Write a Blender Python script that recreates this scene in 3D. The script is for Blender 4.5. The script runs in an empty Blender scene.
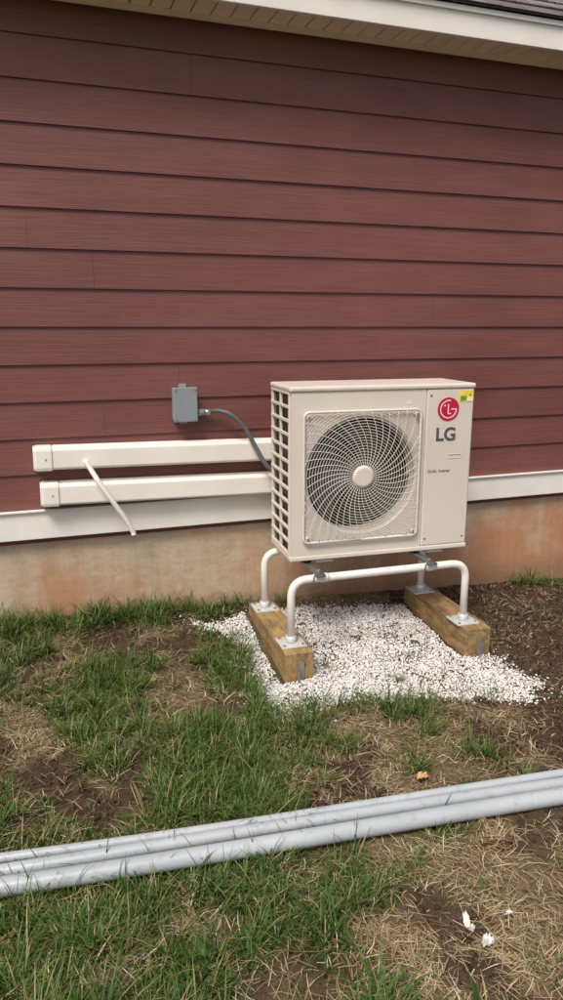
import bpy, math, random
import numpy as np
from mathutils import Vector, Matrix
random.seed(3); rng=np.random.default_rng(7)
S=bpy.context.scene; COL=S.collection
# ------------------------------------------------------------------ helpers
def link(o,parent=None):
    COL.objects.link(o)
    if parent: o.parent=parent
    return o
def empty(name,loc=(0,0,0),rz=0):
    o=bpy.data.objects.new(name,None); o.location=loc; o.rotation_euler=(0,0,rz); o.empty_display_size=.1
    return link(o)
def mesh_np(name,v,f,mat,parent=None,smooth=False,col=None):
    v=np.asarray(v,dtype=np.float32); f=np.asarray(f,dtype=np.int32)
    me=bpy.data.meshes.new(name); n=f.shape[1]
    me.vertices.add(len(v)); me.vertices.foreach_set('co',v.ravel())
    me.loops.add(f.size); me.loops.foreach_set('vertex_index',f.ravel())
    me.polygons.add(len(f)); me.polygons.foreach_set('loop_start',np.arange(0,f.size,n,dtype=np.int32))
    me.polygons.foreach_set('loop_total',np.full(len(f),n,dtype=np.int32))
    me.polygons.foreach_set('use_smooth',np.full(len(f),smooth))
    if col is not None:
        a=me.attributes.new('col','FLOAT_COLOR','POINT'); c=np.ones((len(v),4),dtype=np.float32); c[:,:3]=col
        a.data.foreach_set('color',c.ravel())
    me.update(calc_edges=True); me.validate()
    me.materials.append(mat)
    return link(bpy.data.objects.new(name,me),parent)
def mesh_py(name,v,f,mat,parent=None,smooth=False,bevel=0,seg=2):
    me=bpy.data.meshes.new(name); me.from_pydata([tuple(p) for p in v],[],f); me.update()
    me.materials.append(mat)
    for p in me.polygons: p.use_smooth=smooth
    o=link(bpy.data.objects.new(name,me),parent)
    if bevel:
        m=o.modifiers.new('b','BEVEL'); m.width=bevel; m.segments=seg; m.limit_method='ANGLE'
    return o
BF=[(0,3,2,1),(4,5,6,7),(0,1,5,4),(1,2,6,5),(2,3,7,6),(3,0,4,7)]
def bv(lo,hi):
    x0,y0,z0=lo;x1,y1,z1=hi
    return [(x0,y0,z0),(x1,y0,z0),(x1,y1,z0),(x0,y1,z0),(x0,y0,z1),(x1,y0,z1),(x1,y1,z1),(x0,y1,z1)]
def box(name,lo,hi,mat,parent=None,bevel=0,seg=2):
    return mesh_py(name,bv(lo,hi),BF,mat,parent,bevel=bevel,seg=seg)
def boxes(name,lst,mat,parent=None,bevel=0):
    v=[];f=[]
    for lo,hi in lst:
        b=len(v); v+=bv(lo,hi); f+=[tuple(i+b for i in q) for q in BF]
    return mesh_py(name,v,f,mat,parent,bevel=bevel)
def sweep(pts,r,n=12,caps=True):
    P=[Vector(p) for p in pts]; m=len(P); V=[];F=[]
    up=None
    for i in range(m):
        t=(P[min(i+1,m-1)]-P[max(i-1,0)]).normalized()
        if up is None:
            up=Vector((0,0,1)) if abs(t.z)<.9 else Vector((1,0,0))
        up=(up-t*up.dot(t)).normalized(); sd=t.cross(up)
        rr=r[i] if isinstance(r,(list,tuple)) else r
        for k in range(n):
            a=2*math.pi*k/n; V.append(P[i]+(up*math.cos(a)+sd*math.sin(a))*rr)
    for i in range(m-1):
        for k in range(n):
            a=i*n+k;b=i*n+(k+1)%n
            F.append((a,b,b+n,a+n))
    if caps:
        F.append(tuple(reversed(range(n)))); F.append(tuple((m-1)*n+k for k in range(n)))
    return V,F
def tube(name,pts,r,mat,parent=None,n=14,smooth=True):
    V,F=sweep(pts,r,n); o=mesh_py(name,V,F,mat,parent,smooth=smooth)
    for p in o.data.polygons:
        if len(p.vertices)>4: p.use_smooth=False
    return o
def fillet(pts,rad,seg=8):
    P=[Vector(p) for p in pts]; out=[P[0]]
    for i in range(1,len(P)-1):
        a=(P[i-1]-P[i]).normalized(); b=(P[i+1]-P[i]).normalized()
        A=P[i]+a*rad;B=P[i]+b*rad
        for k in range(seg+1):
            t=k/seg; out.append(A*(1-t)**2+P[i]*2*t*(1-t)+B*t*t)
    out.append(P[-1]); return out
def spline(pts,seg=10):
    P=[Vector(p) for p in pts]; P=[P[0]*2-P[1]]+P+[P[-1]*2-P[-2]]; out=[]
    for i in range(1,len(P)-2):
        for k in range(seg):
            t=k/seg; a,b,c,d=P[i-1:i+3]
            out.append(.5*((2*b)+(c-a)*t+(2*a-5*b+4*c-d)*t*t+(3*b-a-3*c+d)*t**3))
    out.append(P[-2]); return out
def vn(x,y,sc,seed=0):
    x=np.asarray(x)/sc;y=np.asarray(y)/sc
    xi=np.floor(x).astype(np.int64);yi=np.floor(y).astype(np.int64);fx=x-xi;fy=y-yi
    fx=fx*fx*(3-2*fx);fy=fy*fy*(3-2*fy)
    def h(a,b):
        n=(a*374761393+b*668265263+seed*1442695041)&0x7fffffff
        n=((n^(n>>13))*1274126177)&0x7fffffff
        return ((n^(n>>16))&0xffff)/65535.0
    return (h(xi,yi)*(1-fx)+h(xi+1,yi)*fx)*(1-fy)+(h(xi,yi+1)*(1-fx)+h(xi+1,yi+1)*fx)*fy
def sst(a,b,x):
    t=np.clip((x-a)/(b-a),0,1); return t*t*(3-2*t)
# ------------------------------------------------------------------ materials
def mat(name):
    m=bpy.data.materials.new(name); m.use_nodes=True; nt=m.node_tree
    return m,nt,nt.nodes['Principled BSDF']
def N(nt,t,**k):
    n=nt.nodes.new(t)
    for a,b in k.items(): setattr(n,a,b)
    return n
def coords(nt,scale=(1,1,1)):
    tc=N(nt,'ShaderNodeTexCoord'); mp=N(nt,'ShaderNodeMapping'); mp.inputs['Scale'].default_value=scale
    nt.links.new(tc.outputs['Object'],mp.inputs[0]); return mp.outputs[0]
def noise(nt,vec,sc,det=4,rough=.55):
    n=N(nt,'ShaderNodeTexNoise'); n.inputs['Scale'].default_value=sc; n.inputs['Detail'].default_value=det
    n.inputs['Roughness'].default_value=rough; nt.links.new(vec,n.inputs['Vector']); return n.outputs['Fac']
def ramp(nt,fac,stops):
    r=N(nt,'ShaderNodeValToRGB'); e=r.color_ramp.elements
    while len(e)<len(stops): e.new(.5)
    for i,(p,c) in enumerate(stops):
        e[i].position=p; e[i].color=(*c,1) if len(c)==3 else c
    nt.links.new(fac,r.inputs[0]); return r.outputs[0]
def mix(nt,fac,a,b,mode='MIX'):
    m=N(nt,'ShaderNodeMix',data_type='RGBA',blend_type=mode)
    if isinstance(fac,(int,float)): m.inputs[0].default_value=fac
    else: nt.links.new(fac,m.inputs[0])
    for s,v in ((6,a),(7,b)):
        if isinstance(v,tuple): m.inputs[s].default_value=(*v,1)
        else: nt.links.new(v,m.inputs[s])
    return m.outputs[2]
def bump(nt,h,bs,st=.3,d=.002,prev=None):
    b=N(nt,'ShaderNodeBump'); b.inputs['Strength'].default_value=st; b.inputs['Distance'].default_value=d
    nt.links.new(h,b.inputs['Height'])
    if prev: nt.links.new(prev,b.inputs['Normal'])
    nt.links.new(b.outputs[0],bs.inputs['Normal']); return b.outputs[0]
def simple(name,c,rough=.5,metal=0,var=.12,sc=6,bsc=None,bst=.1):
    m,nt,bs=mat(name); v=coords(nt)
    n=noise(nt,v,sc,5)
    lo=tuple(x*(1-var) for x in c); hi=tuple(min(1,x*(1+var)) for x in c)
    nt.links.new(ramp(nt,n,[(.3,lo),(.7,hi)]),bs.inputs['Base Color'])
    bs.inputs['Roughness'].default_value=rough; bs.inputs['Metallic'].default_value=metal
    if bsc: bump(nt,noise(nt,v,bsc,3),bs,bst,.001)
    return m
def math_(nt,op,a,b):
    m=N(nt,'ShaderNodeMath',operation=op)
    for i,v in enumerate((a,b)):
        if isinstance(v,(int,float)): m.inputs[i].default_value=v
        else: nt.links.new(v,m.inputs[i])
    return m.outputs[0]
def attrcol(nt):
    a=N(nt,'ShaderNodeAttribute'); a.attribute_name='col'; return a.outputs['Color']

M_SID,nt,bs=mat('red_lap_siding_paint')
v1=coords(nt,(1,1,1)); v2=coords(nt,(2.0,8,60)); v3=coords(nt,(.6,1,3))
base=ramp(nt,noise(nt,v1,1.3,4),[(.3,(.155,.052,.047)),(.7,(.195,.070,.062))])
base=mix(nt,ramp(nt,noise(nt,v3,3,5,.65),[(.45,(0,0,0)),(.8,(.35,.35,.35))]),base,(.27,.128,.11))
base=mix(nt,1.0,base,attrcol(nt),'MULTIPLY')
gr=noise(nt,v2,2.0,4,.6)
base=mix(nt,.26,base,ramp(nt,gr,[(.3,(.4,.4,.4)),(.7,(1.05,1.05,1.05))]),'MULTIPLY')
nt.links.new(base,bs.inputs['Base Color']); bs.inputs['Roughness'].default_value=.55
bump(nt,gr,bs,.6,.003)
M_CON,nt,bs=mat('stained_concrete_foundation')
v=coords(nt); sep=N(nt,'ShaderNodeSeparateXYZ'); nt.links.new(v,sep.inputs[0])
n1=noise(nt,v,2.2,6,.6); n2=noise(nt,coords(nt,(1,1,3)),9,6,.65)
base=ramp(nt,n2,[(.25,(.44,.345,.25)),(.75,(.62,.51,.385))])
st=math_(nt,'ADD',math_(nt,'MULTIPLY',math_(nt,'SUBTRACT',.44,sep.outputs['Z']),1.3),math_(nt,'MULTIPLY',math_(nt,'SUBTRACT',n1,.47),3.0))
st=math_(nt,'ADD',st,math_(nt,'MULTIPLY',sep.outputs['X'],.16))
stm=ramp(nt,st,[(.0,(0,0,0)),(.65,(.88,.88,.88))])
base=mix(nt,stm,base,(.50,.245,.125))
n3=noise(nt,v,60,4,.7)
base=mix(nt,.5,base,ramp(nt,n3,[(.3,(.75,.75,.75)),(.6,(1,1,1))]),'MULTIPLY')
n4=noise(nt,coords(nt,(6,1,.6)),2.5,5,.7)
base=mix(nt,.3,base,ramp(nt,n4,[(.35,(.66,.55,.45)),(.6,(1,1,1))]),'MULTIPLY')
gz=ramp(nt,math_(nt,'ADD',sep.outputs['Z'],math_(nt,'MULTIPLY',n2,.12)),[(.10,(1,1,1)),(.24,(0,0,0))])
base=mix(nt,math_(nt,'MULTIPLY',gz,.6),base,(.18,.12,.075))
nt.links.new(base,bs.inputs['Base Color']); bs.inputs['Roughness'].default_value=.92
bb=bump(nt,n3,bs,.35,.004)
M_WHT=simple('white_trim_paint',(.83,.81,.77),.45,var=.06,sc=4,bsc=40,bst=.05)
M_SOF=simple('beige_soffit_vinyl',(.88,.74,.60),.5,var=.05)
M_DUCT=simple('white_duct_plastic',(.84,.81,.76),.38,var=.05,sc=5)
M_CRM,nt,bs=mat('cream_powder_coat')
v=coords(nt); nt.links.new(ramp(nt,noise(nt,v,3,5),[(.3,(.64,.59,.52)),(.7,(.69,.64,.57))]),bs.inputs['Base Color'])
bs.inputs['Roughness'].default_value=.42; bump(nt,noise(nt,v,400,2),bs,.06,.0004)
M_GRL=simple('grille_plastic',(.66,.63,.57),.45,var=.05)
M_DRK=simple('dark_interior',(.010,.010,.011),.6)
M_FAN=simple('fan_blade_plastic',(.035,.036,.04),.4)
M_FIN,nt,bs=mat('coil_fins'); w=N(nt,'ShaderNodeTexWave'); w.wave_type='BANDS'; w.bands_direction='Y'; w.inputs['Scale'].default_value=90
nt.links.new(coords(nt),w.inputs['Vector']); nt.links.new(ramp(nt,w.outputs['Fac'],[(.2,(.012,.013,.014)),(.8,(.07,.072,.075))]),bs.inputs['Base Color']); bs.inputs['Metallic'].default_value=.4; bs.inputs['Roughness'].default_value=.5
M_RED=simple('red_emblem',(.52,.010,.05),.4,var=.05)
M_GRY=simple('grey_lettering_and_shadow',(.09,.09,.095),.5)
M_LBLW=simple('label_white',(.78,.78,.75),.5)
M_LBLY=simple('label_yellow',(.78,.66,.06),.5,var=.25,sc=60)
M_LBLG=simple('label_green',(.12,.30,.08),.5)
M_GALV,nt,bs=mat('galvanised_steel'); v=coords(nt)
vo=N(nt,'ShaderNodeTexVoronoi'); vo.inputs['Scale'].default_value=70; nt.links.new(v,vo.inputs['Vector'])
nt.links.new(ramp(nt,vo.outputs['Color'],[(.2,(.34,.35,.36)),(.8,(.50,.51,.52))]),bs.inputs['Base Color']); bs.inputs['Metallic'].default_value=.75; bs.inputs['Roughness'].default_value=.42
M_DGL=simple('dark_galvanised',(.16,.165,.17),.45,.6,var=.2,sc=20)
M_STD=simple('white_stand_coating',(.79,.77,.72),.35,var=.06,sc=8)
M_PLT=simple('foot_plate_steel',(.66,.67,.67),.4,.3,var=.1,sc=14)
M_RUB=simple('black_rubber',(.02,.02,.02),.7)
M_BOX=simple('grey_pvc_box',(.25,.28,.30),.5,var=.08)
M_CND=simple('grey_flex_conduit',(.09,.105,.115),.5,var=.1)
M_PVC,nt,bs=mat('grey_pvc_pipe'); v=coords(nt)
c=ramp(nt,noise(nt,v,2.5,5,.6),[(.3,(.35,.39,.425)),(.7,(.45,.49,.525))])
c=mix(nt,ramp(nt,noise(nt,v,22,5,.7),[(.54,(0,0,0)),(.78,(.6,.6,.6))]),c,(.24,.215,.17))
nt.links.new(c,bs.inputs['Base Color']); bs.inputs['Roughness'].default_value=.36; bump(nt,noise(nt,v,80,3),bs,.08,.001)
M_TIM,nt,bs=mat('treated_timber'); v=coords(nt,(9,1.2,9)); g_=noise(nt,v,6,6,.6)
c=ramp(nt,g_,[(.25,(.14,.085,.03)),(.5,(.34,.22,.088)),(.75,(.50,.345,.17))])
c=mix(nt,ramp(nt,noise(nt,coords(nt),11,5,.65),[(.42,(0,0,0)),(.70,(.85,.85,.85))]),c,(.13,.095,.05))
nt.links.new(c,bs.inputs['Base Color']); bs.inputs['Roughness'].default_value=.8; bump(nt,g_,bs,.7,.005)
M_SHG,nt,bs=mat('grey_shingles'); v=coords(nt)
br=N(nt,'ShaderNodeTexBrick'); nt.links.new(v,br.inputs['Vector']); br.inputs['Scale'].default_value=1
br.inputs['Brick Width'].default_value=.22; br.inputs['Row Height'].default_value=.14; br.inputs['Mortar Size'].default_value=.004
br.inputs['Color1'].default_value=(.12,.10,.10,1); br.inputs['Color2'].default_value=(.23,.20,.19,1); br.inputs['Mortar'].default_value=(.03,.03,.03,1)
c=mix(nt,.6,br.outputs['Color'],ramp(nt,noise(nt,v,300,2),[(.3,(.4,.4,.4)),(.7,(1.4,1.4,1.4))]),'MULTIPLY')
nt.links.new(c,bs.inputs['Base Color']); bs.inputs['Roughness'].default_value=.95
def attr_mat(name,gloss=0):
    m,nt,bs=mat(name); c=attrcol(nt); out=nt.nodes['Material Output']
    d=N(nt,'ShaderNodeBsdfDiffuse'); nt.links.new(c,d.inputs[0])
    nt.nodes.remove(bs)
    if gloss:
        gl=N(nt,'ShaderNodeBsdfGlossy'); gl.inputs['Roughness'].default_value=.45; gl.inputs['Color'].default_value=(.8,.85,.8,1)
        mx=N(nt,'ShaderNodeMixShader'); mx.inputs[0].default_value=gloss
        nt.links.new(d.outputs[0],mx.inputs[1]); nt.links.new(gl.outputs[0],mx.inputs[2]); nt.links.new(mx.outputs[0],out.inputs[0])
    else: nt.links.new(d.outputs[0],out.inputs[0])
    return m
M_GRS=attr_mat('grass_blade',.02); M_STR=attr_mat('straw_blade'); M_STN=attr_mat('stone_chip')
M_GND,nt,bs=mat('soil_ground'); v=coords(nt)
a=noise(nt,v,14,6,.7); b2=noise(nt,v,90,4,.7)
soil=ramp(nt,a,[(.3,(.036,.023,.016)),(.7,(.088,.058,.039))])
lit=ramp(nt,b2,[(.3,(.055,.040,.023)),(.7,(.21,.155,.092))])
at=N(nt,'ShaderNodeAttribute'); at.attribute_name='col'; sp=N(nt,'ShaderNodeSeparateColor'); nt.links.new(at.outputs['Color'],sp.inputs[0])
c=mix(nt,sp.outputs[0],lit,soil); c=mix(nt,sp.outputs[1],c,ramp(nt,a,[(.3,(.022,.030,.010)),(.7,(.055,.07,.026))]))
nt.links.new(c,bs.inputs['Base Color']); bs.inputs['Roughness'].default_value=.95; bs.inputs['Specular IOR Level'].default_value=.15
p=bump(nt,a,bs,.8,.02); bump(nt,b2,bs,.6,.006,p)

# ------------------------------------------------------------------ frames
WA=math.radians(19); cw,sw=math.cos(WA),math.sin(WA); WY=3.95
def wloc(x,y):
    dx=x;dy=y-WY
    return dx*cw+dy*sw, dx*sw-dy*cw
def W(s,p,z): return (s*cw+p*sw, WY+s*sw-p*cw, z)
def g(x,y):
    x=np.asarray(x,dtype=float);y=np.asarray(y,dtype=float)
    s,p=wloc(x,y); zw=np.clip(.07-.05*s,-.12,.2)
    pp=np.maximum(p,0)
    z=zw*np.exp(-(pp/.5)**2)
    near=1-sst(4,9,np.hypot(x-.3,y-2.5))
    z=z+near*((vn(x,y,.45,1)-.5)*.035+(vn(x,y,.13,2)-.5)*.022+(vn(x,y,.045,3)-.5)*.010)
    return z
POLY=np.array([(-.50,3.60),(-.30,3.50),(-.19,3.36),(-.14,3.15),(-.12,3.0),(-.07,2.83),(.02,2.77),(.15,2.86),(.31,2.91),(.55,2.93),(.8,2.93),(1.0,2.93),(1.15,2.97),(1.21,3.06),(1.12,3.25),(.98,3.45),(.90,3.8),(.75,3.98),(.5,3.92),(.2,3.82),(-.05,3.76),(-.25,3.66)])
def inpoly(x,y):
    r=np.zeros(x.shape,bool); n=len(POLY)
    for i in range(n):
        x0,y0=POLY[i];x1,y1=POLY[(i+1)%n]
        c=((y0>y)!=(y1>y))&(x<(x1-x0)*(y-y0)/(y1-y0+1e-12)+x0); r^=c
    return r
def pipe_y(x): return 1.985+.218*x+.006*x*x
def dirt(x,y):
    s,p=wloc(x,y)
    n=vn(x,y,.22,11)*.6+vn(x,y,.08,12)*.4
    d=sst(.85,1.10,x+.3*(y-3))*sst(2.50,2.75,y+.35*(x-1.2))*2.2
    d=np.maximum(d,sst(.4,.6,n)*(s<-.3)*np.exp(-((p-.32)/.2)**2)*1.5)
    d=np.maximum(d,sst(.60,.70,vn(x,y,.28,15)*.6+vn(x,y,.09,16)*.4)*np.where(y>pipe_y(x)-.05,1.1,.7))
    d=np.maximum(d,1.4*np.exp(-(((x-1.15)/.28)**2+((y-2.62)/.12)**2)))
    return np.clip(d*(.45+n),0,1)
def green(x,y):
    s,p=wloc(x,y)
    n=vn(x,y,.26,21)*.42+vn(x,y,.10,22)*.35+vn(x,y,.05,23)*.23
    lev=.31+.23*(1-sst(-.15,.35,x))
    fg=.37+.24*(1-sst(.15,.60,x+.25*(y-1.5)))
    lev=np.where(y>pipe_y(x)-.02, lev, fg)
    lev=lev+.22*((s<.1)&(p<.2))
    lev=lev+.30*np.exp(-((y-2.86)/.08)**2)*((x>-.15)&(x<.8))
    lev=lev+.13*np.exp(-((y-pipe_y(x)-.25)/.14)**2)*(x<.2)
    lev=lev-.28*dirt(x,y)
    lev=np.where((x>.95)&(y>3.0),.06+.27*(p<.15),lev)
    return np.clip((n-(1-lev))*5+.5,0,1)
def timber_mask(x,y):
    c,s_=math.cos(math.radians(17)),math.sin(math.radians(17)); dx=x-.422;dy=y-3.564
    lx=dx*c+dy*s_; ly=-dx*s_+dy*c
    return (np.abs(np.abs(lx)-.475)<.08)&(np.abs(ly)<.36)
# ------------------------------------------------------------------ ground sheet
def axis(lo,hi,st):
    f=np.arange(lo,hi+1e-6,st); o=[];d=st;p=hi
    while p<160: d*=1.35;p+=d;o.append(p)
    q=[];d=st;p=lo
    while p>-160: d*=1.35;p-=d;q.append(p)
    return np.array(q[::-1]+list(f)+o)
xs=axis(-2.4,3.0,.02); ys=axis(.6,5.2,.02)
X,Y=np.meshgrid(xs,ys); Z=g(X,Y); nx,ny=len(xs),len(ys)
V=np.stack([X,Y,Z],-1).reshape(-1,3); ii=np.arange(nx*ny).reshape(ny,nx)
F=np.stack([ii[:-1,:-1],ii[:-1,1:],ii[1:,1:],ii[1:,:-1]],-1).reshape(-1,4)
far=sst(2.5,6,np.hypot(X-.3,Y-2.5)); gm=np.maximum(green(X,Y)*.75,far*(.4+.5*vn(X,Y,1.7,31)))
cc=np.stack([dirt(X,Y),gm,0*X],-1).reshape(-1,3)
mesh_np('ground',V,F,M_GND,smooth=True,col=cc)
# ------------------------------------------------------------------ blades
def blades(name,mt,x,y,z,az,L,th0,bend,w,c0,c1,azd=None,rows=4):
    n=len(x); P=np.zeros((n,rows,3)); P[:,0]=np.stack([x,y,z],-1); a=az.copy()
    for k in range(1,rows):
        th=th0-bend*(k-.5)/(rows-1)
        if azd is not None: a=a+azd/(rows-1)
        P[:,k]=P[:,k-1]+np.stack([np.cos(a)*np.cos(th),np.sin(a)*np.cos(th),np.sin(th)],-1)*(L/(rows-1))[:,None]
    sd=np.stack([-np.sin(az),np.cos(az),0*az],-1)
    ws=np.array([.8,1,.75,.12]) if rows==4 else np.array([.8,1,.25])
    VV=np.zeros((n,rows,2,3))
    for k in range(rows):
        o=sd*(w*ws[k]*.5)[:,None]; VV[:,k,0]=P[:,k]-o; VV[:,k,1]=P[:,k]+o
    b=np.arange(n)[:,None,None]*2*rows; q=np.array([[0,1,3,2],[2,3,5,4],[4,5,7,6]][:rows-1])[None]
    FF=(b+q).reshape(-1,4)
    C=np.zeros((n,rows,2,3))
    for k in range(rows):
        t=k/(rows-1); C[:,k,:]=(c0*(1-t)+c1*t)[:,None,:]
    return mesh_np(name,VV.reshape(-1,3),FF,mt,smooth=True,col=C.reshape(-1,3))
U=rng.uniform
def ok(x,y):
    s,p=wloc(x,y); return (p>.02)&~timber_mask(x,y)
def clumps(M,x0,x1,y0,y1,mn,mx,hs=1.0):
    cx=U(x0,x1,M);cy=U(y0,y1,M)
    d=green(cx,cy); d=d*np.where(inpoly(cx,cy),.06,1)+.025
    k=(rng.random(M)<d)&ok(cx,cy); cx,cy=cx[k],cy[k]; dd=d[k]
    cnt=rng.integers(mn,mx,len(cx)); idx=np.repeat(np.arange(len(cx)),cnt)
    n=len(idx); r=U(.006,.040,len(cx))[idx]*np.sqrt(rng.random(n)); a=U(0,6.283,n)
    x=cx[idx]+r*np.cos(a); y=cy[idx]+r*np.sin(a)
    s,p=wloc(x,y)
    H=((.035+.09*rng.random(len(cx))**1.8)*(.6+.65*dd))[idx]*U(.45,1.2,n)*hs
    H=H*np.where((p<.2)&(s<.3),1.2,1)
    hue=(rng.random(len(cx)))[idx]*.65+rng.random(n)*.35
    kk=ok(x,y); onp=np.abs(y-pipe_y(x)-.03)<.08; kk&=~(onp&(rng.random(n)<.85))
    return x[kk],y[kk],(a+U(-.9,.9,n))[kk],H[kk],hue[kk]
A=clumps(12500,-1.5,2.2,1.2,4.8,10,25)
B=clumps(5000,-4.5,5.5,-2.0,5.5,6,12,1.1)
kb=~((B[0]>-1.5)&(B[0]<2.2)&(B[1]>1.2)&(B[1]<4.8)); B=tuple(q[kb] for q in B)
x,y,az,H,hue=[np.concatenate([p_,q_]) for p_,q_ in zip(A,B)]
n=len(x); print('grass blades',n)
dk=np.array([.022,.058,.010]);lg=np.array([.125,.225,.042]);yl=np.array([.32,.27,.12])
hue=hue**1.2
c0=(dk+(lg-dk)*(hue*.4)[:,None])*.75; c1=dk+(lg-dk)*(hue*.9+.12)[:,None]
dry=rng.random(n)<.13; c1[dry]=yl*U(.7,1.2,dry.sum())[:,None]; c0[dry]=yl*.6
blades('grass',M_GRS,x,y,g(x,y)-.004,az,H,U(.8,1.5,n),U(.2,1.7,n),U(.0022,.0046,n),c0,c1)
def straw(M,x0,x1,y0,y1):
    x=U(x0,x1,M);y=U(y0,y1,M)
    d=(1-.90*dirt(x,y))*np.where(inpoly(x,y),.03,1)*(1-.35*green(x,y))*(.30+.95*vn(x,y,.16,41))
    k=(rng.random(M)<d)&ok(x,y); return x[k],y[k]
x,y=straw(125000,-1.5,2.2,1.2,4.8); x2,y2=straw(20000,-4.5,5.5,-2.0,5.5)
x=np.r_[x,x2];y=np.r_[y,y2]
onp=np.abs(y-pipe_y(x)-.03)<.10; k=~(onp&(rng.random(len(x))<.85)); x,y=x[k],y[k]; n=len(x); print('straw',n)
base=np.array([.44,.34,.20]); drk=np.array([.13,.088,.05]); pal=np.array([.62,.53,.37])
t=np.clip(vn(x,y,.3,51)*.6+rng.random(n)*.85-.2,0,1)[:,None]
c=drk*(1-t)+base*t; u=(rng.random(n)<.14)[:,None]; c=np.where(u,pal,c)
flow=vn(x,y,.25,61)*9
blades('dead_grass',M_STR,x,y,g(x,y)+U(0,.014,n),flow+U(-1.4,1.4,n),U(.02,.09,n),U(-.05,.45,n),U(-.1,.8,n),U(.0012,.0032,n),c,c*U(.8,1.2,n)[:,None],azd=U(-.9,.9,n),rows=3)
# ------------------------------------------------------------------ chips
PH=(1+5**.5)/2
ICO=np.array([(-1,PH,0),(1,PH,0),(-1,-PH,0),(1,-PH,0),(0,-1,PH),(0,1,PH),(0,-1,-PH),(0,1,-PH),(PH,0,-1),(PH,0,1),(-PH,0,-1),(-PH,0,1)])/1.9
ICF=np.array([(0,11,5),(0,5,1),(0,1,7),(0,7,10),(0,10,11),(1,5,9),(5,11,4),(11,10,2),(10,7,6),(7,1,8),(3,9,4),(3,4,2),(3,2,6),(3,6,8),(3,8,9),(4,9,5),(2,4,11),(6,2,10),(8,6,7),(9,8,1)])
def chips(name,x,y,z,size,colr,mt=M_STN,asp=None):
    n=len(x)
    if asp is None: asp=np.stack([U(.7,1.3,n),U(.6,1.0,n),U(.5,.9,n)],-1)
    v=ICO[None]*(1+U(-.28,.28,(n,12,1)))*asp[:,None,:]
    q=rng.normal(size=(n,4)); q/=np.linalg.norm(q,axis=1)[:,None]; w_,a,b,c=q.T
    R=np.stack([1-2*(b*b+c*c),2*(a*b-c*w_),2*(a*c+b*w_),2*(a*b+c*w_),1-2*(a*a+c*c),2*(b*c-a*w_),2*(a*c-b*w_),2*(b*c+a*w_),1-2*(a*a+b*b)],-1).reshape(n,3,3)
    v=np.einsum('nij,nkj->nki',R,v)*(size/2)[:,None,None]; v+=np.stack([x,y,z],-1)[:,None,:]
    f=(np.arange(n)[:,None,None]*12+ICF[None]).reshape(-1,3)
    return mesh_np(name,v.reshape(-1,3),f,mt,col=np.repeat(colr,12,0))
M_=95000
x=U(-.65,1.45,M_);y=U(2.65,4.1,M_)
sg=.016+.05*rng.random(M_)**5
jx=x+rng.normal(0,1,M_)*sg+(vn(x,y,.1,71)-.5)*.09; jy=y+rng.normal(0,1,M_)*sg+(vn(x,y,.1,72)-.5)*.09
dens=np.clip(.10+vn(x,y,.12,73)*.8+vn(x,y,.04,74)*.6,0,1)
k=inpoly(jx,jy)&(rng.random(M_)<dens)&(wloc(x,y)[1]>.05)&~timber_mask(x,y); x,y=x[k][:34000],y[k][:34000]
sx,sy=U(-.7,1.5,900),U(2.6,4.0,900)
sk=(wloc(sx,sy)[1]>.12)&~timber_mask(sx,sy)&inpoly(.35+(sx-.35)*.86,3.35+(sy-3.35)*.86); x=np.r_[x,sx[sk]]; y=np.r_[y,sy[sk]]; n=len(x); print('gravel',n)
t=rng.random(n)[:,None]**.7; c=np.array([.50,.495,.48])*(1-t)+np.array([.83,.82,.80])*t
c=np.where(rng.random((n,1))<.07,np.array([[.28,.24,.19]]),c)
chips('gravel',x,y,g(x,y)+U(0,.012,n),U(.005,.0145,n),c)
x=U(-1.7,2.5,70000);y=U(1.3,4.8,70000); k=(rng.random(70000)<(dirt(x,y)*.5+.01))&ok(x,y)&~inpoly(x,y); x,y=x[k],y[k]; n=len(x); print('clods',n)
t=rng.random(n)[:,None]; c=np.array([.028,.018,.012])*(1-t)+np.array([.105,.068,.044])*t
chips('soil_clods',x,y,g(x,y)+.001,np.minimum(U(.004,.014,n)/np.sqrt(U(.10,1,n)),.045),c)
x=U(.7,2.5,12000);y=U(2.4,4.8,12000); k=(rng.random(12000)<dirt(x,y)*.35)&ok(x,y)&~inpoly(x,y); x,y=x[k],y[k]; n=len(x)
t=rng.random(n)[:,None]**1.5; c=np.array([.05,.03,.02])*(1-t)+np.array([.34,.24,.15])*t
chips('mulch',x,y,g(x,y)+.006,U(.012,.034,n),c,asp=np.stack([U(1,1.5,n),U(.2,.4,n),U(.12,.2,n)],-1))

# ------------------------------------------------------------------ house
H=empty('house',(0,WY,0),WA)
SL,SR=-6.0,7.0
v=[];f=[];cl=[]
row=0; z0=.73; JO=[-2.1,1.9,-.95,3.1,-3.1,.9,2.7,-1.25,-2.6,2.2,-1.7,3.2,-.35]
while z0<3.03:
    z1=min(z0+.184,3.03); s=JO[row%13]-3.66*3
    while s<SR:
        a=max(s,SL);b=min(s+3.66,SR)
        if b>a:
            a+=.0005;b-=.0005; k=len(v); e=.0006*random.random()
            v+=[(a,-.0225-e,z0),(b,-.0225-e,z0),(b,-.0115,z0+.001),(a,-.0115,z0+.001),(a,-.0125,z1),(b,-.0125,z1),(b,-.003,z1),(a,-.003,z1)]
            f+=[tuple(i+k for i in q) for q in BF]; t=random.uniform(.96,1.04); cl+=[(t,t*random.uniform(.99,1.02),t)]*8
        s+=3.66
    z0+=.178;row+=1
mesh_np('siding',v,f,M_SID,H,col=np.array(cl))
box('house_core',(SL,.0,.55),(SR,7.6,3.03),simple('sheathing_red',(.16,.05,.045),.7),H)
box('foundation',(SL+.01,.006,-.5),(SR-.01,7.5,.56),M_CON,H)
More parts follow.
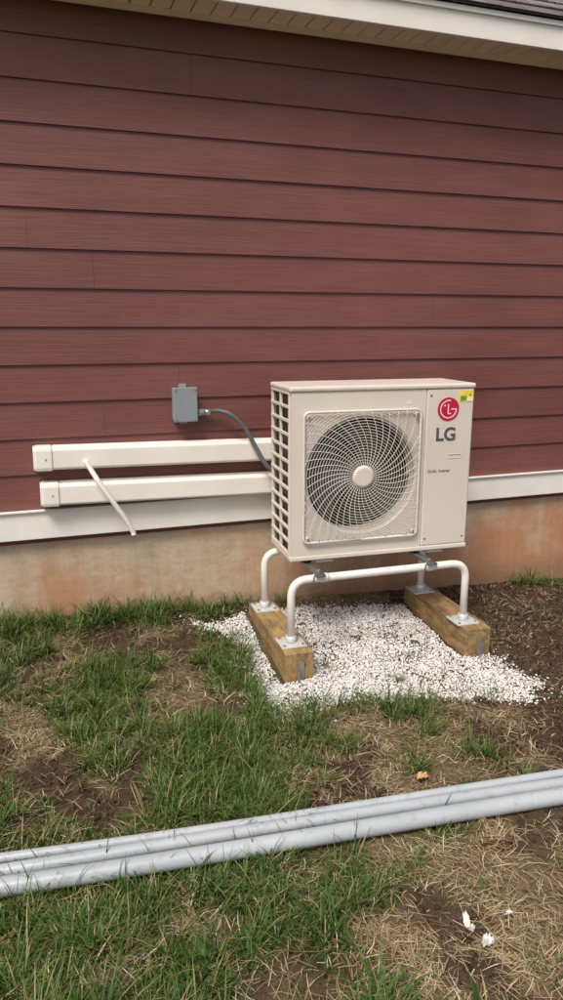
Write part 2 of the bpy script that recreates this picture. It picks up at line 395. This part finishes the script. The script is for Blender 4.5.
box('water_table_trim',(SL,-.040,.58),(SR,-.001,.722),M_WHT,H,bevel=.003)
box('drip_cap',(SL,-.052,.7225),(SR,-.001,.7285),M_WHT,H)
sl=[];s=SL
while s<SR:
    sl.append(((s,-.226,3.031),(s+.088,.0,3.045))); s+=.094
boxes('soffit_slats',sl,M_SOF,H,bevel=.003)
box('soffit_back',(SL,-.226,3.046),(SR,0,3.055),M_SOF,H)
box('soffit_moulding',(SL,-.045,3.006),(SR,-.0275,3.0305),M_SOF,H)
box('fascia',(SL,-.250,3.012),(SR,-.228,3.135),M_WHT,H,bevel=.003)
box('drip_edge',(SL,-.262,3.120),(SR,-.2505,3.142),M_WHT,H)
pit=math.radians(35); cp,sp_=math.cos(pit),math.sin(pit); v=[];f=[]
for i in range(36):
    a=i*.14;b=a+.16
    for j in range(int((SR-SL+.4)/.22)+1):
        x0=SL-.2+j*.22+(.11 if i%2 else 0); x1=x0+.217; th=.007+random.random()*.004
        def P(d,h): return (-.275+d*cp-h*sp_, 3.146+d*sp_+h*cp)
        k=len(v)
        for (d,h) in ((a,0),(b,0)):
            q=P(d,h); v+=[(x0,*q),(x1,*q)]
        q=P(a,th+.004);v+=[(x0,*q),(x1,*q)]
        q=P(b,.003);v+=[(x0,*q),(x1,*q)]
        f+=[tuple(t+k for t in q) for q in [(0,1,5,4),(4,5,7,6),(0,4,6,2),(1,3,7,5),(2,6,7,3)]]
mesh_py('roof_shingles',v,f,M_SHG,H)
ry=-.26+36*.14*cp; rz=3.14+36*.14*sp_
mesh_py('roof_deck',[(SL-.2,-.26,3.13),(SR+.2,-.26,3.13),(SR+.2,ry,rz-.012),(SL-.2,ry,rz-.012),(SL-.2,2*ry+.26,3.13),(SR+.2,2*ry+.26,3.13)],
        [(0,1,2,3),(3,2,5,4),(0,3,4),(1,5,2)],M_SHG,H)
# ------------------------------------------------------------------ wall items
def wall_obj(name,s,p,z,tilt=0):
    o=empty(name,W(s,p,z),WA); o.rotation_euler=(0,-tilt,WA); return o
def duct(name,s0,s1,z0,z1,hh,p):
    L=s1-s0; tl=math.atan2(z1-z0,L); E=wall_obj(name,s0,.026,z0,tl)
    h=hh/2
    def prof(x,e):
        return [(x,0,-h-e),(x,-p*.75,-h-e),(x,-p*.95-e,-h*.90-e),(x,-p-e,-h*.74),(x,-p-e,h*.74),(x,-p*.95-e,h*.90+e),(x,-p*.75,h+e),(x,0,h+e)]
    def ext(nm,a,b,e):
        A=prof(a,e);B=prof(b,e);n=len(A)
        ff=[(i,i+1,i+1+n,i+n) for i in range(n-1)]+[(n-1,0,n,2*n-1)]
        ff+=[tuple(reversed(range(n))),tuple(range(n,2*n))]
        return mesh_py(nm,A+B,ff,M_DUCT,E,bevel=.003)
    ext('cover',.02,L,0)
    ext('end_cap',0,.075,.006)
    ext('end_flange',-.012,.012,.002)
    ext('coupling',L*.965,L*1.0,.004)
    box('base_channel',(.08,-.018,-h-.004),(L,-.001,h+.0045),M_DUCT,E)
    tube('screw',[(.045,-p-.009,.0),(.045,-p-.004,.0)],.004,M_GALV,E,8)
    return E
duct('pipe_cover_duct',-1.29,.55,.994,.962,.112,.075)
duct('pipe_cover_duct',-1.27,.55,.814,.776,.110,.078)
tube('drain_hose',spline([(-.965,3.50,.975),(-.94,3.495,.935),(-.90,3.48,.875),(-.84,3.49,.775),(-.785,3.515,.675),(-.755,3.53,.605),(-.752,3.53,.59)]),.0125,M_DUCT,None,12)
E=wall_obj('electrical_junction_box',-.548,.022,1.233)
box('body',(-.058,-.062,-.083),(.058,0,.083),M_BOX,E,bevel=.005)
box('lid',(-.062,-.074,-.088),(.062,-.0625,.088),M_BOX,E,bevel=.004)
box('mount_tab',(-.02,-.006,-.105),(.02,-.001,.102),M_BOX,E,bevel=.002)
for a in (-.05,.05):
    for b in (-.076,.076): tube('screw',[(a,-.0745,b),(a,-.077,b)],.005,M_GALV,E,10)
tube('hub_fitting',[(.059,-.036,-.045),(.105,-.036,-.045)],.019,M_BOX,E,16)
cp_=W(-.445,.058,1.188)
pts=spline([cp_,W(-.37,.062,1.192),(-.262,3.765,1.172),(-.190,3.77,1.10),(-.135,3.765,1.0),(-.085,3.755,.915),(-.03,3.76,.865),(.04,3.78,.84)],14)
rad=[.0115+(.0008 if i%2 else 0) for i in range(len(pts))]
E=empty('flexible_conduit'); V_,F_=sweep(pts,rad,12); mesh_py('conduit_run',V_,F_,M_CND,E,smooth=True)
tube('connector',[cp_,tuple(Vector(cp_)+Vector((cw,sw,0))*.035)],.016,M_GALV,E,14)
# ------------------------------------------------------------------ heat pump unit
UA=math.radians(15.6)
E=empty('heat_pump_outdoor_unit',(.042,3.365,.511),UA); E.scale=(1.005,1,1)
w_,d_,h_=.95,.35,.834
FX,FZ=.365,.40; FR=.283
def holepanel(name,x0,x1,z0,z1,y,th,cx,cz,r,mt):
    n=96; angs=[2*math.pi*i/n for i in range(n)]
    for (a,b) in ((x0,z0),(x1,z0),(x1,z1),(x0,z1)):
        t=math.atan2(b-cz,a-cx)%(2*math.pi); j=min(range(len(angs)),key=lambda q:abs(angs[q]-t)); angs[j]=t
    V=[];F=[]
    for t in angs:
        c,s=math.cos(t),math.sin(t)
        k=min([(x1-cx)/c if c>1e-9 else 1e9,(x0-cx)/c if c<-1e-9 else 1e9,(z1-cz)/s if s>1e-9 else 1e9,(z0-cz)/s if s<-1e-9 else 1e9])
        V+=[(cx+c*k,y,cz+s*k),(cx+c*(r+.012),y,cz+s*(r+.012)),(cx+c*r,y+.012,cz+s*r),(cx+c*r,y+.11,cz+s*r),(cx+c*k,y+th,cz+s*k)]
    for i in range(n):
        a=i*5;b=((i+1)%n)*5
        for k in range(3): F.append((a+k,b+k,b+k+1,a+k+1))
        F.append((a+4,b+4,b,a))
    return mesh_py(name,V,F,mt,E)
holepanel('front_panel',.004,.690,.012,.812,0,.02,FX,FZ,FR,M_CRM)
box('service_panel',(.6935,-.002,.012),(.949,.03,.812),M_CRM,E,bevel=.008,seg=3)
box('right_side_panel',(.934,.031,.004),(.949,d_,.812),M_CRM,E,bevel=.003)
box('back_panel',(.016,d_-.012,.004),(.933,d_,.812),M_CRM,E)
box('base_pan',(-.002,-.004,-.012),(.952,d_+.003,.0115),M_CRM,E,bevel=.005)
box('top_cover',(-.006,-.008,.8125),(.956,d_+.006,.838),M_CRM,E,bevel=.010,seg=3)
box('interior_back',(.03,.16,.02),(.68,.165,.80),M_DRK,E)
box('divider',(.686,.02,.014),(.690,d_-.02,.81),M_DRK,E)
gr=[((-.001,.0205,.012),(.012,.040,.812)),((-.001,d_-.022,.012),(.012,d_-.001,.812)),((-.0015,.176,.012),(.0115,.190,.812))]
nr=12
for i in range(nr+1):
    z=.018+i*(.788/nr); gr.append(((-.003,.022,z-.007),(.010,d_-.002,z+.007)))
boxes('coil_guard',gr,M_CRM,E,bevel=.002)
box('coil',(.022,.022,.014),(.030,d_-.015,.81),M_FIN,E)
GW,GZ=.298,.318
V=[];F=[]
def addtube(pts,r,n=5):
    global V,F
    if len(pts)<2: return
    a,b=sweep(pts,r,n); k=len(V); V+=a; F+=[tuple(i+k for i in q) for q in b]
def gy(r): return -.020-.006*max(0,1-(r/.3)**2)
rr=.056
while rr<.43:
    seg=[];lim=144
    for i in range(lim+1):
        t=2*math.pi*i/lim+.011; x=rr*math.cos(t);z=rr*math.sin(t)
        if abs(x)<GW-.004 and abs(z)<GZ-.004: seg.append((FX-.005+x,gy(rr),FZ+z))
        else:
            addtube(seg,.0014,4); seg=[]
    addtube(seg,.0014,4)
    rr+=.0135
for i in range(40):
    t0=2*math.pi*i/40; seg=[]
    for k in range(30):
        r=.045+k*.0135; t=t0+ (r-.045)*1.9
        x=r*math.cos(t);z=r*math.sin(t)
        if abs(x)>GW-.003 or abs(z)>GZ-.003: break
        seg.append((FX-.005+x,gy(r)-.002,FZ+z))
    addtube(seg,.0017,5)
mesh_py('fan_grille',V,F,M_GRL,E,smooth=True)
fr=fillet([(FX-.005,-.016,FZ-GZ),(FX-.005+GW,-.016,FZ-GZ),(FX-.005+GW,-.016,FZ+GZ),(FX-.005-GW,-.016,FZ+GZ),(FX-.005-GW,-.016,FZ-GZ),(FX-.005,-.016,FZ-GZ)],.03)
tube('grille_frame',fr,.0065,M_GRL,E,8)
for a in (-1,1):
    for b in (-1,1):
        tube('grille_mount',[(FX-.005+a*(GW-.022),-.024,FZ+b*(GZ-.022)),(FX-.005+a*(GW-.022),.0,FZ+b*(GZ-.022))],.010,M_GRL,E,12)
        tube('grille_screw',[(FX-.005+a*(GW-.022),-.027,FZ+b*(GZ-.022)),(FX-.005+a*(GW-.022),-.0245,FZ+b*(GZ-.022))],.005,M_DGL,E,10)
hp=[(FX-.005,y,FZ) for y in (-.012,-.030,-.034,-.036)]
tube('grille_hub',hp,[.054,.054,.050,.040],M_CRM,E,40)
tube('fan_hub',[(FX,.04,FZ),(FX,.13,FZ)],[.06,.07],M_FAN,E,24)
for bl in range(3):
    V2=[];F2=[];na,nr_=10,8
    for i in range(na+1):
        for j in range(nr_+1):
            r=.06+(.27-.06)*j/nr_; sweepa=1.55*(i/na)+.5*(j/nr_); t=bl*2*math.pi/3+sweepa
            V2.append((FX+r*math.cos(t),.125-.085*(i/na),FZ+r*math.sin(t)))
    for i in range(na):
        for j in range(nr_):
            a=i*(nr_+1)+j; F2.append((a,a+1,a+nr_+2,a+nr_+1))
    mesh_py('fan_blade',V2,F2,M_FAN,E,smooth=True)
box('handle_recess',(.818,-.0035,.462),(.895,-.0022,.486),M_GRL,E,bevel=.001)
box('handle_painted_shadow',(.823,-.0042,.479),(.890,-.0036,.482),M_GRY,E)  # thin dark strip on the face, painted shadow of the handle recess
for z in (.05,.78):
    for x in (.715,.925): tube('panel_screw',[(x,-.0035,z),(x,-.0018,z)],.005,M_DGL,E,10)
def text(nm,body,x,z,size,mt,off=0,y=-.0032):
    c=bpy.data.curves.new(nm,'FONT'); c.body=body; c.size=size; c.align_x='CENTER'; c.align_y='CENTER'; c.extrude=.0005; c.offset=off
    c.materials.append(mt); o=bpy.data.objects.new(nm,c); o.location=(x,y,z); o.rotation_euler=(math.pi/2,0,0); return link(o,E)
text('brand_letters','LG',.803,.584,.092,M_GRY,.0025)
text('model_caption','DUAL Inverter',.775,.402,.020,M_GRY)
tube('brand_emblem_disc',[(.810,-.0045,.712),(.810,-.0021,.712)],.058,M_RED,E,48)
V=[];F=[]
def strip(pts,w,y=-.0052):
    global V,F
    n=len(pts)
    for i,(x,z) in enumerate(pts):
        a=pts[max(i-1,0)];b=pts[min(i+1,n-1)]; dx,dz=b[0]-a[0],b[1]-a[1]; l=math.hypot(dx,dz); k=len(V)
        V+=[(x-dz/l*w/2,y,z+dx/l*w/2),(x+dz/l*w/2,y,z-dx/l*w/2)]
        if i<n-1: F.append((k,k+1,k+3,k+2))
cx,cz=.810,.712
strip([(cx+.043*math.cos(t),cz+.043*math.sin(t)) for t in np.linspace(math.radians(75),math.radians(360),40)],.0055)
strip([(cx+.043,cz),(cx+.014,cz)],.0055,-.0053)
strip([(cx-.002,cz+.026),(cx-.002,cz-.022)],.0055,-.0054); strip([(cx-.002,cz-.022),(cx+.014,cz-.022)],.0055,-.0053)
strip([(cx-.024,cz+.018),(cx-.016,cz+.018)],.008)
mesh_py('emblem_lines',V,F,M_LBLW,E)
box('energy_label',(.868,-.0034,.745),(.944,-.0023,.800),M_LBLY,E)
box('energy_label_picture',(.874,-.0042,.752),(.906,-.0036,.775),M_LBLG,E)
box('energy_label_text',(.912,-.0042,.749),(.940,-.0036,.768),M_LBLW,E)
box('small_sticker',(.585,-.0015,.742),(.612,-.0006,.760),M_LBLW,E)
for x,nm in ((.17,'a'),(.76,'b')):
    boxes('mounting_foot',[((x-.045,-.035,-.018),(x+.045,.05,-.0125)),((x-.045,d_-.05,-.018),(x+.045,d_+.02,-.0125))],M_DGL,E,bevel=.001)
# ------------------------------------------------------------------ stand
UA=math.radians(17)
T=empty('equipment_stand',(.422,3.564,0),UA)
hx,hy,tt=.465,.2325,.158; zb=.460; tr=.019
for nm,y in (('front_frame',-hy),('rear_frame',hy)):
    tube(nm,fillet([(-hx,y,tt),(-hx,y,zb),(hx,y,zb),(hx,y,tt)],.085,10),tr,M_STD,T,18)
    for x in (-.30,.27):
        tube('collar',[(x-.02,y,zb),(x+.02,y,zb)],tr+.003,M_STD,T,18)
    for x in (-hx,hx):
        box('foot_plate',(x-.062,y-.062,.1465),(x+.062,y+.062,.1525),M_PLT,T,bevel=.001)
        tube('foot_socket',[(x,y,.152),(x,y,.185)],tr+.006,M_PLT,T,18)
        for a in (-.045,.045):
            for b in (-.045,.045): tube('bolt',[(x+a,y+b,.1525),(x+a,y+b,.159)],.0075,M_GALV,T,6,False)
for x in (-.33,.255):
    boxes('cross_rail',[((x-.022,-hy-.045,zb+tr),(x+.022,hy+.04,zb+tr+.004)),((x-.022,-hy-.045,zb+tr+.004),(x-.018,hy+.04,zb+tr+.010)),((x+.018,-hy-.045,zb+tr+.004),(x+.022,hy+.04,zb+tr+.010))],M_DGL,T)
    for y in (-.045,.17):
        tube('rubber_mount',[(x,y,zb+tr+.002),(x,y,.500)],.022,M_RUB,T,16)
    tube('rail_bolt',[(x,-hy,zb+tr+.004),(x,-hy,zb+tr+.02)],.009,M_GALV,T,6,False)
    tube('u_bolt',[(x-.03,-hy-.02,zb-.01),(x-.03,-hy-.02,zb+.03)],.004,M_GALV,T,8)
for x in (-.458,.488):
    TP=empty('wooden_timber',(.422,3.564,0),UA)
    box('timber_beam',(x-.070,-.350,-.02),(x+.070,.335,.146),M_TIM,TP,bevel=.004)
for x in (-.475,.478):
    K=empty('metal_stake',(.422,3.564,0),UA)
    boxes('angle_iron',[((x,-.3575,-.12),(x+.035,-.354,.105)),((x,-.390,-.12),(x+.0035,-.3577,.105))],M_GALV,K)
# ------------------------------------------------------------------ pvc pipes
def pipe(name,off,r,z,k):
    pts=[];xs_=np.linspace(-3.2,4.2,60)
    for x in xs_:
        pts.append((x,pipe_y(x)+off+.008*math.sin(x*1.3+k)+k*.006*x,z+.005*math.sin(x*2.1+k)))
    P=empty(name)
    V_,F_=sweep(pts,r,24); mesh_py('pipe_barrel',V_,F_,M_PVC,P,smooth=True)
pipe('pvc_conduit_pipe',-.014,.0285,.032,0)
pipe('pvc_conduit_pipe',.058,.021,.027,.9)
pipe('pvc_conduit_pipe',.105,.0155,.036,-.5)
# ------------------------------------------------------------------ scraps
def crumple(name,x,y,rx,ry,mt,hgt=.012,rot=0):
    n=9;V=[];F=[];gz=float(g(x,y))+.02
    for i in range(n):
        for j in range(n):
            a=(i/(n-1)-.5)*2;b=(j/(n-1)-.5)*2; k=1-.25*random.random()
            b2=b*(1-.6*a*a)
            px=a*rx*k;py=b2*ry*k
            V.append((x+px*math.cos(rot)-py*math.sin(rot),y+px*math.sin(rot)+py*math.cos(rot),gz+random.uniform(0,hgt)+hgt*abs(b)))
    for i in range(n-1):
        for j in range(n-1):
            a=i*n+j;F.append((a,a+1,a+n+1,a+n))
    return mesh_py(name,V,F,mt)
crumple('paper_scrap',.515,1.66,.010,.035,M_LBLW,.02,.3)
crumple('paper_scrap',.552,1.60,.018,.012,M_LBLW,.02,.2)
crumple('paper_scrap',.64,1.70,.012,.005,M_LBLW,.008,.2)
crumple('paper_scrap',1.22,2.72,.02,.008,M_LBLW,.008,.8)
crumple('dry_leaf',.516,2.33,.028,.018,simple('dry_leaf',(.55,.38,.18),.8),.010,.5)
crumple('dry_leaf',-.55,2.75,.022,.014,simple('dry_leaf_b',(.36,.24,.12),.8),.010,1.5)
# ------------------------------------------------------------------ world / light / camera
Wd=bpy.data.worlds.new('World'); S.world=Wd; Wd.use_nodes=True; nt=Wd.node_tree
sky=nt.nodes.new('ShaderNodeTexSky'); sky.sky_type='NISHITA'; sky.sun_disc=False
sd=Vector((-.30,-.62,1.0)).normalized()
sky.sun_elevation=math.asin(sd.z); sky.sun_rotation=math.atan2(sd.x,sd.y)%(2*math.pi); sky.air_density=1.0; sky.dust_density=4.0; sky.ozone_density=.6
bg=nt.nodes['Background']; bg.inputs[1].default_value=.14
m_=mix(nt,1.0,sky.outputs[0],(1.06,1.0,.93),'MULTIPLY')
nt.links.new(m_,bg.inputs[0])
L=bpy.data.lights.new('sun','SUN'); L.energy=2.8; L.angle=math.radians(18); L.color=(1,.94,.86)
o=link(bpy.data.objects.new('sun',L)); o.rotation_euler=sd.to_track_quat('Z','Y').to_euler()
cam=bpy.data.cameras.new('camera'); cam.sensor_fit='VERTICAL'; cam.sensor_height=36; cam.sensor_width=36; cam.lens=26; cam.clip_end=1000; cam.clip_start=.05
co=link(bpy.data.objects.new('camera',cam)); co.location=(0,0,1.62); co.rotation_euler=(math.radians(76.5),0,0); S.camera=co
S.view_settings.view_transform='Standard'; S.view_settings.look='None'; S.view_settings.exposure=0
